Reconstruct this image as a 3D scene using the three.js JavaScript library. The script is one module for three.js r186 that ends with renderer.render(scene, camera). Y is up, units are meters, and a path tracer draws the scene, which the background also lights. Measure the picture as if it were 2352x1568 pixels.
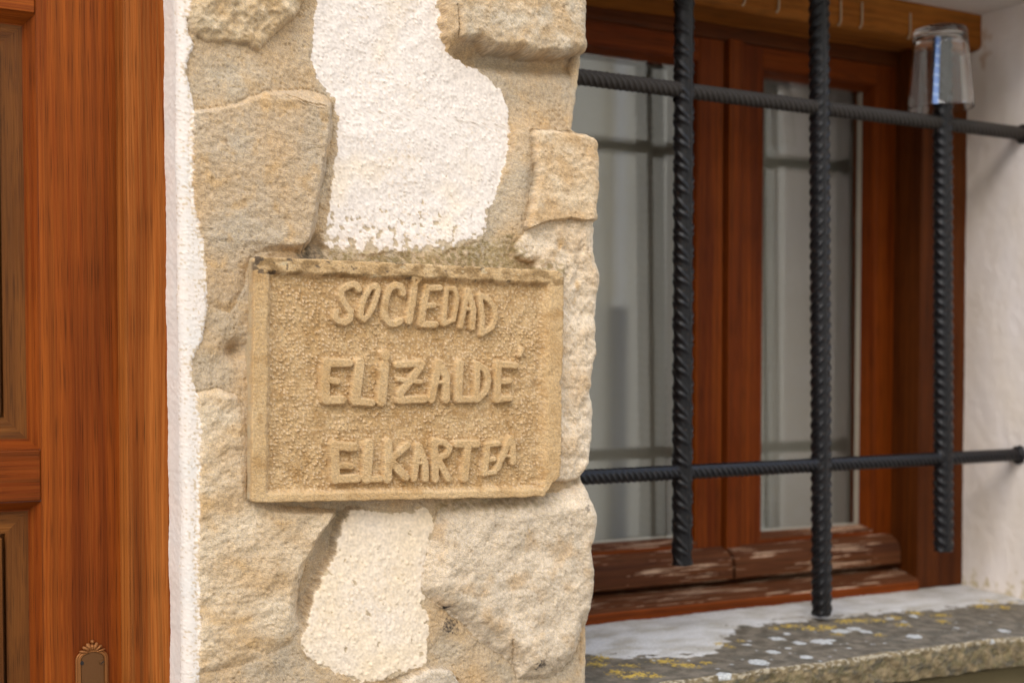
import * as THREE from 'three';
import { RoundedBoxGeometry } from 'three/addons/geometries/RoundedBoxGeometry.js';
import { mergeGeometries } from 'three/addons/utils/BufferGeometryUtils.js';

// ---------------------------------------------------------------- camera, sky, sun, exposure
const scene = new THREE.Scene();
const EYE = new THREE.Vector3(0, 1.35, 1.1);            // the street wall is the plane z = 0, the pavement y = 0
const YAW = 30.3 * Math.PI / 180, PITCH = 2.1 * Math.PI / 180, FOCAL = 3200, PPY = 987;
const FW = new THREE.Vector3(Math.sin(YAW) * Math.cos(PITCH), -Math.sin(PITCH), -Math.cos(YAW) * Math.cos(PITCH));
const RT = new THREE.Vector3(Math.cos(YAW), 0, Math.sin(YAW));
const UP = new THREE.Vector3().crossVectors(RT, FW);
const camera = new THREE.PerspectiveCamera(2 * Math.atan(784 / FOCAL) * 180 / Math.PI, 1.5, 0.05, 80);
camera.position.copy(EYE);
camera.lookAt(EYE.clone().add(FW));
camera.setViewOffset(2352, 1568, 0, 784 - PPY, 2352, 1568);   // lens shift
camera.focus = 1.19;
camera.userData.fStop = 5.0;
camera.updateProjectionMatrix();
camera.updateMatrixWorld();

const renderer = new THREE.WebGLRenderer({ antialias: true });
renderer.toneMapping = THREE.LinearToneMapping;
renderer.toneMappingExposure = 1.74;
renderer.shadowMap.enabled = true;

{ // daylight sky: blue overhead, pale and bright towards the horizon, thin white cloud
  const w = 512, h = 256, d = new Float32Array(w * h * 4);
  for (let j = 0; j < h; j++) for (let i = 0; i < w; i++) {
    const el = (j + 0.5) / h * Math.PI - Math.PI / 2, t = Math.max(0, Math.sin(el)), k = Math.pow(1 - t, 2.2), az = i / w * 2 * Math.PI;
    const cl = 0.28 + 0.22 * Math.sin(az * 2 + 3 * t + 1.3) * Math.sin(az * 3 - 5 * t) * Math.sqrt(1 - t * t);
    const o = (j * w + i) * 4, b = [0.42, 0.62, 1.0].map((z, c) => z + ([0.98, 1.0, 1.02][c] - z) * k);
    for (let c = 0; c < 3; c++) d[o + c] = 1.42 * (b[c] + ([1.25, 1.2, 1.12][c] - b[c]) * cl);
    d[o + 3] = 1;
  }
  const t = new THREE.DataTexture(d, w, h, THREE.RGBAFormat, THREE.FloatType);
  t.mapping = THREE.EquirectangularReflectionMapping;
  t.magFilter = t.minFilter = THREE.LinearFilter;
  t.needsUpdate = true;
  scene.background = t; scene.environment = t;
}
const sun = new THREE.DirectionalLight(new THREE.Color(1, 0.91, 0.79), 1.5);
sun.position.set(-2.4, 5.2, 3.4); sun.target.position.set(0.6, 1.3, 0);
sun.castShadow = true; sun.shadow.radius = 85; sun.shadow.mapSize.set(2048, 2048);
Object.assign(sun.shadow.camera, { left: -3, right: 3, top: 3, bottom: -3, near: 0.5, far: 14 });
scene.add(sun, sun.target);

// ---------------------------------------------------------------- helpers
// W(z, u, v): the point of the plane at depth z where a sight line of the survey photograph (2352 x 1568) meets it
function W(z, u, v) {
  const d = FW.clone().addScaledVector(RT, (u - 1176) / FOCAL).addScaledVector(UP, (PPY - v) / FOCAL);
  return EYE.clone().addScaledVector(d, (z - EYE.z) / d.z);
}
let seed = 7;
const rnd = () => { seed = (seed * 1664525 + 1013904223) >>> 0; return seed / 4294967296; };
const PERM = new Uint16Array(1024); { const p = [...Array(512).keys()]; for (let i = 511; i > 0; i--) { const j = Math.floor(rnd() * (i + 1)); [p[i], p[j]] = [p[j], p[i]]; } for (let i = 0; i < 1024; i++) PERM[i] = p[i & 511]; }
const GX = new Float32Array(512), GY = new Float32Array(512); for (let i = 0; i < 512; i++) { const a = rnd() * 6.2832; GX[i] = Math.cos(a); GY[i] = Math.sin(a); }
function noise(x, y) {
  const xi = Math.floor(x), yi = Math.floor(y), fx = x - xi, fy = y - yi, X = xi & 511, Y = yi & 511, X1 = (X + 1) & 511, Y1 = (Y + 1) & 511;
  const a = PERM[PERM[X] + Y], b = PERM[PERM[X1] + Y], c = PERM[PERM[X] + Y1], d = PERM[PERM[X1] + Y1];
  const u = fx * fx * fx * (fx * (fx * 6 - 15) + 10), v = fy * fy * fy * (fy * (fy * 6 - 15) + 10);
  const p = GX[a] * fx + GY[a] * fy, q = GX[b] * (fx - 1) + GY[b] * fy, r = GX[c] * fx + GY[c] * (fy - 1), s = GX[d] * (fx - 1) + GY[d] * (fy - 1);
  return 1.5 * (p + u * (q - p) + v * (r + u * (s - r) - (p + u * (q - p))));
}
const fbm = (x, y, o) => { let s = 0, a = 1, t = 0; for (let i = 0; i < o; i++) { s += a * noise(x, y); t += a; x = x * 2.03 + 17.1; y = y * 2.03 - 5.3; a *= 0.5; } return s / t; };
const ridge = (x, y, o) => { let s = 0, a = 1, t = 0; for (let i = 0; i < o; i++) { s += a * (1 - 2 * Math.abs(noise(x, y))); t += a; x = x * 2.07 + 9.7; y = y * 2.07 + 3.1; a *= 0.5; } return s / t; };
let cellId = 0;
function cells(x, y) {                                   // distance to the nearest of scattered points
  const xi = Math.floor(x), yi = Math.floor(y); let m = 9;
  for (let j = -1; j < 2; j++) for (let i = -1; i < 2; i++) {
    const k = PERM[PERM[(xi + i) & 511] + ((yi + j) & 511)], dx = xi + i + 0.5 + 0.45 * GX[k] - x, dy = yi + j + 0.5 + 0.45 * GY[k] - y;
    const d = dx * dx + dy * dy; if (d < m) { m = d; cellId = k; }
  }
  return Math.sqrt(m);
}
const clamp = (x, a = 0, b = 1) => x < a ? a : x > b ? b : x;
const step = (a, b, x) => { const t = clamp((x - a) / (b - a)); return t * t * (3 - 2 * t); };
const mix = (a, b, t) => a + (b - a) * t;
const mixc = (a, b, t) => [mix(a[0], b[0], t), mix(a[1], b[1], t), mix(a[2], b[2], t)];
const mulc = (a, k) => [a[0] * k, a[1] * k, a[2] * k];
function segDist(px, py, ax, ay, bx, by) {
  const dx = bx - ax, dy = by - ay, t = clamp(((px - ax) * dx + (py - ay) * dy) / (dx * dx + dy * dy || 1)), x = ax + t * dx - px, y = ay + t * dy - py;
  return Math.sqrt(x * x + y * y);
}
const pimple = (x, y, f, q) => { const d = cells(x * f, y * f) / 0.33; return GX[cellId] > q && d < 1 ? Math.sqrt(1 - d * d) * (0.6 + 0.4 * GY[cellId]) : 0; };
const sand = (x, y) => 0.0006 * fbm(x * 210, y * 210, 3) + 0.00045 * pimple(x, y, 390, -0.3) - 0.0009 * pimple(x + 0.51, y + 0.2, 240, 0.55);
class Poly {                                             // signed distance in metres, positive inside
  constructor(z, uv) {
    this.p = uv.map(([u, v]) => { const q = W(z, u, v); return [q.x, q.y]; });
    const xs = this.p.map((q) => q[0]), ys = this.p.map((q) => q[1]);
    this.b = [Math.min(...xs) - 0.03, Math.max(...xs) + 0.03, Math.min(...ys) - 0.03, Math.max(...ys) + 0.03];
  }
  sd(x, y) {
    if (x < this.b[0] || x > this.b[1] || y < this.b[2] || y > this.b[3]) return -0.03;
    let m = 1, inside = false; const p = this.p;
    for (let i = 0, j = p.length - 1; i < p.length; j = i++) {
      const [ax, ay] = p[j], [bx, by] = p[i]; m = Math.min(m, segDist(x, y, ax, ay, bx, by));
      if ((ay > y) !== (by > y) && x < (bx - ax) * (y - ay) / (by - ay) + ax) inside = !inside;
    }
    return inside ? m : -m;
  }
}
const lerpTable = (pts) => (k) => { if (k <= pts[0][0]) return pts[0][1]; for (let i = 1; i < pts.length; i++) if (k <= pts[i][0]) return mix(pts[i - 1][1], pts[i][1], (k - pts[i - 1][0]) / (pts[i][0] - pts[i - 1][0])); return pts[pts.length - 1][1]; };

const used = {};
function numbered(n) { used[n] = (used[n] ?? -1) + 1; return used[n] ? n + '_' + String(used[n]).padStart(3, '0') : n; }
function shadows(m) { m.castShadow = m.receiveShadow = true; return m; }
function thing(name, label, category, [x, y, z] = [0, 0, 0]) {
  const g = new THREE.Group(); g.name = numbered(name); g.position.set(x, y, z); g.userData = { label, category, kind: 'thing' }; scene.add(g); g.updateMatrixWorld(); return g;
}
function part(name, geo, mat, parent, kind) {            // geometry given in world coordinates
  const m = shadows(new THREE.Mesh(geo, mat)); m.name = name; parent.add(m);
  const o = new THREE.Vector3(); for (let q = parent; q && q !== scene; q = q.parent) o.add(q.position);
  m.position.copy(o).multiplyScalar(-1);
  if (kind) m.userData.kind = kind;
  return m;
}
// a grid surface (nu x nv points) cut into one geometry per label, with shared smooth normals
function gridGeometries(nu, nv, pos, uv, col, labels, flip) {
  const idx = new Uint32Array((nu - 1) * (nv - 1) * 6); let k = 0; const lab = new Int16Array((nu - 1) * (nv - 1) * 2);
  for (let j = 0; j < nv - 1; j++) for (let i = 0; i < nu - 1; i++) {
    const a = j * nu + i, b = a + 1, c = a + nu, d = c + 1;
    const la = labels ? labels[a] : 0, lb = labels ? labels[b] : 0, lc = labels ? labels[c] : 0, ld = labels ? labels[d] : 0;
    lab[k / 3] = la === lb || la === lc ? la : lb === lc ? lb : la; lab[k / 3 + 1] = ld === lb || ld === lc ? ld : lb === lc ? lb : ld;
    if (flip) idx.set([a, c, b, b, c, d], k); else idx.set([a, b, c, b, d, c], k);
    k += 6;
  }
  const g = new THREE.BufferGeometry();
  g.setAttribute('position', new THREE.BufferAttribute(pos, 3)); g.setIndex(new THREE.BufferAttribute(idx, 1)); g.computeVertexNormals();
  const nor = g.attributes.normal.array, out = {};
  for (const l of new Set(lab)) {
    const map = new Int32Array(nu * nv).fill(-1); let n = 0; const tri = [];
    for (let t = 0; t < lab.length; t++) if (lab[t] === l) for (let q = 0; q < 3; q++) { const i = idx[t * 3 + q]; if (map[i] < 0) map[i] = n++; tri.push(map[i]); }
    const P = new Float32Array(n * 3), N = new Float32Array(n * 3), T = new Float32Array(n * 2), C = col && new Float32Array(n * 3);
    for (let i = 0; i < map.length; i++) if (map[i] >= 0) for (let c = 0; c < 3; c++) { const m = map[i]; P[m * 3 + c] = pos[i * 3 + c]; N[m * 3 + c] = nor[i * 3 + c]; if (C) C[m * 3 + c] = col[i * 3 + c]; if (c < 2) T[m * 2 + c] = uv[i * 2 + c]; }
    const q = new THREE.BufferGeometry();
    q.setAttribute('position', new THREE.BufferAttribute(P, 3)); q.setAttribute('normal', new THREE.BufferAttribute(N, 3)); q.setAttribute('uv', new THREE.BufferAttribute(T, 2));
    if (C) q.setAttribute('color', new THREE.BufferAttribute(C, 3));
    q.setIndex(tri); out[l] = q;
  }
  return out;
}

// ---------------------------------------------------------------- textures and materials
function dataTexture(w, h, f, srgb) {
  const d = new Uint8Array(w * h * 4);
  for (let j = 0; j < h; j++) for (let i = 0; i < w; i++) { const c = f(i / w, j / h), o = (j * w + i) * 4; for (let k = 0; k < 3; k++) d[o + k] = clamp(Array.isArray(c) ? c[k] : c) * 255; d[o + 3] = 255; }
  const t = new THREE.DataTexture(d, w, h); t.wrapS = t.wrapT = THREE.MirroredRepeatWrapping; t.magFilter = THREE.LinearFilter; t.minFilter = THREE.LinearMipmapLinearFilter;
  if (srgb) t.colorSpace = THREE.SRGBColorSpace;
  t.needsUpdate = true; return t;
}

const toS = (c) => c.map((x) => x <= 0.0031308 ? 12.92 * x : 1.055 * Math.pow(x, 1 / 2.4) - 0.055);
const ironMapOf = () => dataTexture(256, 256, (u, v) => { const n = fbm(u * 16, v * 16, 4), k = 0.0085 * (0.8 + 0.5 * n), f = 0.8 * step(0.38, 0.5, fbm(u * 40 + 9, v * 40, 3)); return toS(mixc([k, k * 0.88, k * 0.98], [0.06, 0.03, 0.016], f)); }, true);
const rep = (t, m) => { t.repeat.set(1 / m, 1 / m); return t; };
const grainBump = rep(dataTexture(512, 512, (u, v) => 0.5 + 0.2 * fbm(u * 128, v * 128, 2) + 0.25 * (0.6 - cells(u * 128, v * 128))), 0.13);
const grainMap = rep(dataTexture(512, 512, (u, v) => { const a = noise(u * 128, v * 128), b = noise(u * 256 + 31.5, v * 256), w = fbm(u * 64 + 11.3, v * 64, 2), q = noise(u * 60 + 71.5, v * 60 + 3.5), k = 0.9 + 0.24 * a + 0.18 * b + 0.12 * q - 0.35 * Math.max(0, q - 0.45); return toS([k * (1 + 0.04 * w), k, k * (1 - 0.12 * w - 0.1 * Math.max(0, a))].map((x) => clamp(x * 0.93))); }, true), 0.13);
const plasterBump = rep(dataTexture(512, 512, (u, v) => 0.45 + 0.3 * fbm(u * 64, v * 64, 3) + 0.2 * Math.max(0, 0.5 - cells(u * 64, v * 64))), 0.16);
// wood grain: u across the grain, v along it
function woodColor(dark, mid, light, straight, worn) {
  return (u, v) => {
    const x = u * 0.34 + 0.004 * noise(v * 2.2, u * 3 + 4) * (1 - straight), g = fbm(x * 60, v * 1.1 + x * 7, 3), f = fbm(x * 560, v * 3.2, 2), p = noise(x * 1500, v * 16);
    const ring = Math.sin((x * 620 + 4.5 * noise(x * 34, v * 0.9)) ) * 0.5 + 0.5;
    const big = fbm(x * 22 + 3, v * 1.6, 3);
    let c = mixc(mid, light, clamp(0.35 + 0.6 * g + 0.7 * f + 0.35 * big)); c = mixc(c, dark, 0.35 * step(0.1, 0.6, -big + 0.5 * f)); c = mixc(c, dark, clamp(0.38 * ring * (0.5 + g) + 0.9 * Math.max(0, -g - 0.05) + 0.3 * Math.max(0, f)));
    c = mulc(c, 1 - 0.9 * Math.max(0, p - 0.2));
    if (worn) { const w = step(0.26, 0.3, 0.8 * fbm(x * 560, v * 9, 4) + 0.6 * fbm(x * 60 + 9, v * 5, 2) + worn * 0.25 - 0.03); c = mixc(c, [0.5, 0.33, 0.22], w * clamp(0.75 + 0.6 * f)); }
    return toS(c);
  };
}
const doorMap = dataTexture(1024, 1536, woodColor([0.04, 0.008, 0.001], [0.18, 0.033, 0.003], [0.34, 0.082, 0.009], 0.2, 0), true);
const frameMap = dataTexture(1024, 1536, woodColor([0.045, 0.01, 0.002], [0.25, 0.058, 0.007], [0.47, 0.155, 0.03], 0, 0), true);
const paleMap = dataTexture(512, 1024, woodColor([0.02, 0.005, 0.001], [0.12, 0.036, 0.005], [0.28, 0.098, 0.017], 0.1, 0), true);
const sashMap = dataTexture(512, 1024, woodColor([0.025, 0.005, 0.001], [0.115, 0.019, 0.002], [0.21, 0.046, 0.004], 0.2, 0), true);
const agedShadedMap = dataTexture(512, 1024, woodColor([0.014, 0.004, 0.001], [0.066, 0.014, 0.002], [0.12, 0.031, 0.004], 0.2, 0), true);  // dark stained jamb wood; for the head, lintel shade put into the colour
const wornMap = dataTexture(768, 1536, woodColor([0.018, 0.006, 0.003], [0.078, 0.025, 0.01], [0.14, 0.048, 0.016], 0, 0.2), true);
const beamMap = dataTexture(512, 1024, woodColor([0.06, 0.016, 0.003], [0.26, 0.078, 0.01], [0.44, 0.165, 0.026], 0, 0), true);
for (const t of [agedShadedMap, doorMap, frameMap, paleMap, sashMap, wornMap, beamMap]) t.repeat.set(1 / 0.34, 1 / 0.68);
const woodBump = dataTexture(512, 1024, (u, v) => 0.5 + 0.35 * fbm(u * 140, v * 2.4, 3) + 0.2 * noise(u * 500, v * 12)); woodBump.repeat.set(1 / 0.34, 1 / 0.68);
const wood = (map, rough, coat = 0, b = 0.0004) => new THREE.MeshPhysicalMaterial({ map, bumpMap: woodBump, bumpScale: b, roughness: rough, specularIntensity: coat });
const M = {
  stone: new THREE.MeshStandardMaterial({ vertexColors: true, roughness: 0.95, map: grainMap, bumpMap: grainBump, bumpScale: 0.0008 }),
  plaster: new THREE.MeshStandardMaterial({ vertexColors: true, roughness: 0.92, bumpMap: plasterBump, bumpScale: 0.00045 }),
  wall: new THREE.MeshStandardMaterial({ color: new THREE.Color(0.66, 0.59, 0.52), roughness: 0.95, bumpMap: plasterBump, bumpScale: 0.001 }),
  door: wood(doorMap, 0.5, 0.2), frame: wood(frameMap, 0.55, 0.18, 0.0007), pale: wood(paleMap, 0.5, 0.3, 0.0007), sash: wood(sashMap, 0.45, 0.15), worn: wood(wornMap, 0.75, 0.2, 0.0012), agedShaded: wood(agedShadedMap, 0.5, 0.22, 0.0007), beam: wood(beamMap, 0.7, 0.2),
  iron: new THREE.MeshPhysicalMaterial({ map: rep(ironMapOf(), 0.12), roughness: 0.36, bumpMap: grainBump, bumpScale: 0.0002, specularIntensity: 0.5 }),
  ironDusty: new THREE.MeshPhysicalMaterial({ color: new THREE.Color(0.034, 0.027, 0.022), map: grainMap, roughness: 0.6, bumpMap: grainBump, bumpScale: 0.0003, specularIntensity: 0.5 }),
  bronze: new THREE.MeshStandardMaterial({ color: new THREE.Color(0.27, 0.1, 0.024), metalness: 0.6, roughness: 0.42, bumpMap: grainBump, bumpScale: 0.0003 }),
  bronzeDark: new THREE.MeshStandardMaterial({ color: new THREE.Color(0.13, 0.05, 0.01), metalness: 0.4, roughness: 0.5, bumpMap: grainBump, bumpScale: 0.0002 }),
  hole: new THREE.MeshStandardMaterial({ color: new THREE.Color(0.01, 0.006, 0.004), roughness: 0.8 }),
  pane: new THREE.MeshPhysicalMaterial({ color: 0xffffff, transmission: 1, thickness: 0, roughness: 0, ior: 1.75 }),
  glass: new THREE.MeshPhysicalMaterial({ color: 0xffffff, transmission: 1, thickness: 0.0016, roughness: 0, ior: 1.5 }),
  spacer: new THREE.MeshStandardMaterial({ color: new THREE.Color(0.36, 0.32, 0.25), roughness: 0.5 }),
  blind: new THREE.MeshStandardMaterial({ color: new THREE.Color(0.27, 0.25, 0.195), roughness: 1 }),
  mossy: new THREE.MeshStandardMaterial({ color: new THREE.Color(0.17, 0.13, 0.06), map: grainMap, roughness: 1, bumpMap: grainBump, bumpScale: 0.002 }),
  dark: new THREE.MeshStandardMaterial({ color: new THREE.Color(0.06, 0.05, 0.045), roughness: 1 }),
};

// boxes with rounded edges and uv in metres, v along the grain
let shiftN = 0;
function uvBox(g, grain = 'y') {
  const p = g.attributes.position, n = g.attributes.normal, uv = new Float32Array(p.count * 2), ou = (shiftN * 0.137) % 1, ov = (shiftN++ * 0.291) % 1;
  for (let i = 0; i < p.count; i++) {
    const q = [p.getX(i), p.getY(i), p.getZ(i)], a = [0, 1, 2].map((k) => Math.abs(n.getComponent(i, k))), m = a.indexOf(Math.max(...a)), al = 'xyz'.indexOf(grain);
    const ax = [0, 1, 2].filter((k) => k !== m), along = ax.includes(al) ? al : ax[1], across = ax.find((k) => k !== along);
    uv[i * 2] = q[across] + ou; uv[i * 2 + 1] = q[along] + ov;
  }
  g.setAttribute('uv', new THREE.BufferAttribute(uv, 2)); return g;
}
function box(x0, x1, y0, y1, z0, z1, grain = 'y', r = 0.002) {
  const w = x1 - x0, h = y1 - y0, d = z1 - z0, g = new RoundedBoxGeometry(w, h, d, 2, Math.min(r, w / 2.2, h / 2.2, d / 2.2));
  const nn = g.index ? g.toNonIndexed() : g; nn.translate((x0 + x1) / 2, (y0 + y1) / 2, (z0 + z1) / 2); return uvBox(nn, grain);
}
const prism = (pts, x0, x1, grain = 'x') => {            // a (z, y) outline pushed along x
  const s = new THREE.Shape(pts.map(([z, y]) => new THREE.Vector2(-z, y))), g = new THREE.ExtrudeGeometry(s, { depth: x1 - x0, bevelEnabled: false, curveSegments: 6 });
  g.rotateY(Math.PI / 2); g.translate(x0, 0, 0); return uvBox(g, grain);
};

// ---------------------------------------------------------------- street, house walls, house across the street
{
  const g = new THREE.PlaneGeometry(60, 60, 1, 1); g.rotateX(-Math.PI / 2); g.translate(0, 0, 3);
  const t = dataTexture(512, 512, (u, v) => toS(mulc([0.34, 0.3, 0.26], 0.8 + 0.3 * fbm(u * 32, v * 32, 4))), true); t.repeat.set(20, 20);
  const m = shadows(new THREE.Mesh(g, new THREE.MeshStandardMaterial({ map: t, roughness: 0.95 }))); m.name = 'street'; m.userData = { kind: 'structure', label: 'pale street paving in front of the house', category: 'street' }; scene.add(m);
}
const XJ = 1.5012, Y_SOFFIT = 1.8385, ZF = -0.238, ZS = -0.288, ZG = -0.305;
const house = thing('house_wall', 'cream plastered house wall with the window opening right of the stone pillar', 'wall');
{
  const wb = (...a) => part('plaster_wall', box(...a, 'y', 0.006), M.wall, house);
  wb(-2.2, 4.2, 1.9, 3.4, -0.42, -0.012);                 // above door, pillar and window
  wb(-2.2, -0.62, 0, 1.9, -0.42, -0.012);                 // left of the door
  wb(XJ + 0.012, 4.2, 1.0125, 1.9, -0.42, -0.006);             // right of the window
  part('plaster_wall', box(0.37, 4.2, 0, 1.012, -0.42, -0.016, 'y', 0.006), M.mossy, house);           // under the sill
  wb(0.37, 0.7, 1.75, 1.9, -0.42, -0.02);                 // above the pillar
  wb(-0.62, 0.37, 2.12, 1.9 + 0.4, -0.42, -0.02);
}
const opp = thing('opposite_house', 'pale rendered house across the street, seen mirrored in the window panes', 'house', [5, 0, 5.6]);
{
  const m = new THREE.MeshStandardMaterial({ color: new THREE.Color(0.86, 0.79, 0.63), roughness: 0.95 });
  part('wall', box(-7, 14, 0, 5.2, 5.6, 6.2, 'y', 0.01), m, opp);
  part('roof', box(-7, 14, 5.2, 5.32, 5.3, 6.4, 'y', 0.01), new THREE.MeshStandardMaterial({ color: new THREE.Color(0.3, 0.13, 0.07), roughness: 0.9 }), opp);
  const p1 = new THREE.CylinderGeometry(0.045, 0.045, 3.3, 20); p1.translate(5.02, 3.45, 5.53);
  const p2 = new THREE.CylinderGeometry(0.055, 0.055, 1.8, 20); p2.translate(5.02, 0.9, 5.53);
  part('downpipe', p1, new THREE.MeshStandardMaterial({ color: new THREE.Color(0.85, 0.8, 0.7), roughness: 0.5 }), opp);
  part('downpipe_shoe', p2, new THREE.MeshStandardMaterial({ color: new THREE.Color(0.16, 0.17, 0.19), roughness: 0.5 }), opp);
}

// ---------------------------------------------------------------- stone pillar
const pillar = thing('stone_pillar', 'pillar of rough sandstone blocks, mortar and cream plaster between door and barred window', 'pillar', [0.53, 1.0, 0]);
const PLQ = [W(0.012, 582, 588), W(0.012, 1297, 622), W(0.012, 1288, 1140), W(0.012, 577, 1155)];   // corners of the plaque's face
const S_C = { // base colours (linear)
  tan: [0.57, 0.395, 0.222], grey: [0.515, 0.41, 0.285], ochre: [0.6, 0.37, 0.15], pale: [0.7, 0.56, 0.395], cream: [0.73, 0.628, 0.53], brown: [0.22, 0.13, 0.06], olive: [0.22, 0.16, 0.055], black: [0.045, 0.035, 0.03],
};
const STONES = [
  { // top left, broken face
    p: [[405, -120], [425, 20], [436, 55], [449, 78], [474, 92], [505, 94], [536, 92], [560, 97], [593, 112], [626, 82], [660, 52], [691, 22], [712, -30], [720, -120]], ew: 0.012,
    h: (x, y) => 0.004 + 0.006 * ridge(x * 26, y * 26, 3) + 0.004 * fbm(x * 70, y * 70, 3) + sand(x, y), c: (x, y) => mixc(S_C.tan, S_C.pale, clamp(0.35 + 1.1 * fbm(x * 40 + 3, y * 40, 3))),
  },
  { // big left block
    p: [[400, 256], [446, 253], [495, 247], [541, 240], [578, 220], [613, 209], [660, 205], [712, 204], [753, 217], [768, 237], [770, 289], [765, 330], [748, 420], [738, 490], [726, 560], [700, 577], [650, 573], [598, 577], [572, 600], [560, 660], [530, 720], [480, 700], [440, 640], [380, 640]], ew: 0.009,
    inner: [[380, 262], [446, 260], [500, 254], [560, 238], [600, 226], [655, 216], [700, 236], [742, 244], [757, 246], [752, 320], [731, 440], [711, 548], [690, 562], [640, 560], [560, 550], [500, 540], [440, 530], [380, 540]],
    h: (x, y) => 0.005 + 0.018 * (0.46 - x) * -0.35 + 0.002 * fbm(x * 18, y * 18, 3) + 0.0011 * fbm(x * 110, y * 140, 2) + sand(x, y), c: (x, y) => mixc(mixc(S_C.grey, S_C.tan, clamp(0.5 + 1.4 * fbm(x * 16, y * 16 + 8, 3))), S_C.ochre, 0.5 * step(0.05, 0.5, fbm(x * 60, y * 60, 3))),
  },
  { // lower left block, flaking
    p: [[400, 905], [452, 903], [500, 893], [550, 908], [566, 960], [572, 1080], [576, 1150], [640, 1162], [700, 1166], [787, 1172], [787, 1186], [767, 1207], [740, 1243], [722, 1283], [712, 1300], [702, 1340], [700, 1400], [698, 1443], [672, 1480], [600, 1510], [545, 1530], [470, 1545], [400, 1552]], ew: 0.005,
    inner: [[380, 915], [452, 912], [500, 905], [540, 918], [552, 960], [556, 1080], [560, 1165], [640, 1180], [700, 1185], [768, 1182], [756, 1200], [728, 1240], [708, 1278], [690, 1300], [672, 1340], [668, 1400], [660, 1440], [640, 1465], [580, 1495], [520, 1515], [460, 1533], [380, 1540]],
    h: (x, y) => { const t = fbm(x * 20 + 2, y * 34 - x * 12, 3) * 4; return 0.003 + 0.0012 * (Math.floor(t) + step(0.15, 0.85, t - Math.floor(t))) * 0.55 + 0.0016 * fbm(x * 45, y * 45 + 3, 3) + 0.0011 * fbm(x * 100, y * 120, 3) + sand(x, y); }, c: (x, y) => mixc(mixc(S_C.tan, S_C.pale, clamp(0.5 + 1.2 * fbm(x * 22, y * 30, 3))), S_C.ochre, 0.45 * step(0.1, 0.55, fbm(x * 30 + 9, y * 50, 3))),
  },
  { // upper right block
    p: [[1046, -120], [1045, 0], [1047, 85], [1053, 91], [1095, 93], [1130, 116], [1184, 118], [1215, 128], [1277, 128], [1339, 121], [1420, 125], [1420, -120]], ew: 0.0075,
    h: (x, y) => 0.013 + 0.0035 * fbm(x * 30, y * 30, 3) + 0.001 * ridge(x * 85, y * 85, 3) + sand(x, y), c: (x, y) => mixc(mixc(S_C.grey, S_C.pale, clamp(0.5 + fbm(x * 30, y * 30, 3))), S_C.tan, clamp(0.5 + 1.5 * fbm(x * 50 + 4, y * 50, 3))),
  },
  { // right middle block
    p: [[1223, 303], [1231, 296], [1300, 301], [1331, 309], [1420, 318], [1420, 500], [1364, 512], [1320, 520], [1290, 512], [1250, 522], [1215, 540], [1205, 520], [1217, 464], [1229, 406], [1223, 348]], ew: 0.006,
    h: (x, y) => 0.009 + 0.0025 * fbm(x * 30 + 5, y * 30, 3) + 0.0011 * ridge(x * 90, y * 70, 3) + sand(x, y), c: (x, y) => mixc(S_C.tan, S_C.pale, clamp(0.45 + 1.3 * fbm(x * 45, y * 45, 3))),
  },
  { // pale rough stone right of the plaque
    p: [[1184, 560], [1210, 530], [1250, 512], [1300, 505], [1330, 512], [1420, 500], [1420, 1080], [1345, 1090], [1320, 1104], [1270, 1108], [1240, 1000], [1240, 700], [1230, 600], [1190, 590]], ew: 0.005,
    h: (x, y) => 0.002 + 0.006 * fbm(x * 30, y * 30, 3) + 0.0019 * ridge(x * 75 + 7, y * 60, 4) + sand(x, y), c: (x, y) => mixc(mixc(S_C.pale, S_C.tan, clamp(0.2 + 1.1 * fbm(x * 30, y * 30, 3))), S_C.ochre, 0.8 * step(0.25, 0.6, fbm(x * 40 + 11, y * 30, 3))),
  },
  { // big smooth block at the lower right
    p: [[1006, 1204], [1012, 1175], [1050, 1155], [1150, 1150], [1240, 1140], [1298, 1128], [1330, 1112], [1350, 1110], [1420, 1110], [1420, 1430], [1348, 1440], [1343, 1473], [1325, 1517], [1301, 1543], [1264, 1560], [1197, 1562], [1180, 1520], [1150, 1500], [1113, 1478], [1073, 1436], [1012, 1392], [978, 1359], [982, 1310], [989, 1275]], ew: 0.02, soft: true,
    h: (x, y) => 0.006 + 0.0042 * fbm(x * 24, y * 24, 2) + 0.0022 * fbm(x * 62 + 3, y * 62, 2) + 0.0005 * fbm(x * 200, y * 200, 2) + sand(x, y), c: (x, y) => mixc(mixc(S_C.pale, S_C.grey, clamp(0.3 + 0.9 * fbm(x * 24 + 5, y * 24, 3))), S_C.tan, 0.8 * step(0.05, 0.5, fbm(x * 34, y * 34 + 6, 3))),
  },
  { // small stone peeping out at the bottom
    p: [[930, 1568], [960, 1552], [990, 1538], [1020, 1535], [1040, 1546], [1062, 1575], [1080, 1640], [900, 1640]], ew: 0.004,
    h: (x, y) => 0.001 + 0.002 * fbm(x * 40, y * 40, 3) + sand(x, y), c: (x, y) => mixc(S_C.grey, S_C.pale, clamp(0.6 + fbm(x * 60, y * 60, 2))),
  },
].map((s, i) => ({ ...s, tint: [[0.97, 0.94, 0.86], [0.98, 0.95, 0.92], [1.02, 0.99, 0.94], [0.98, 0.97, 0.95], [1.03, 0.97, 0.88], [1.06, 1.04, 1.03], [1.02, 1.0, 0.99], [1.0, 1.0, 1.02]][i], outer: new Poly(0.001, s.p), top: s.inner && new Poly(0.006, s.inner) }));
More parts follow.
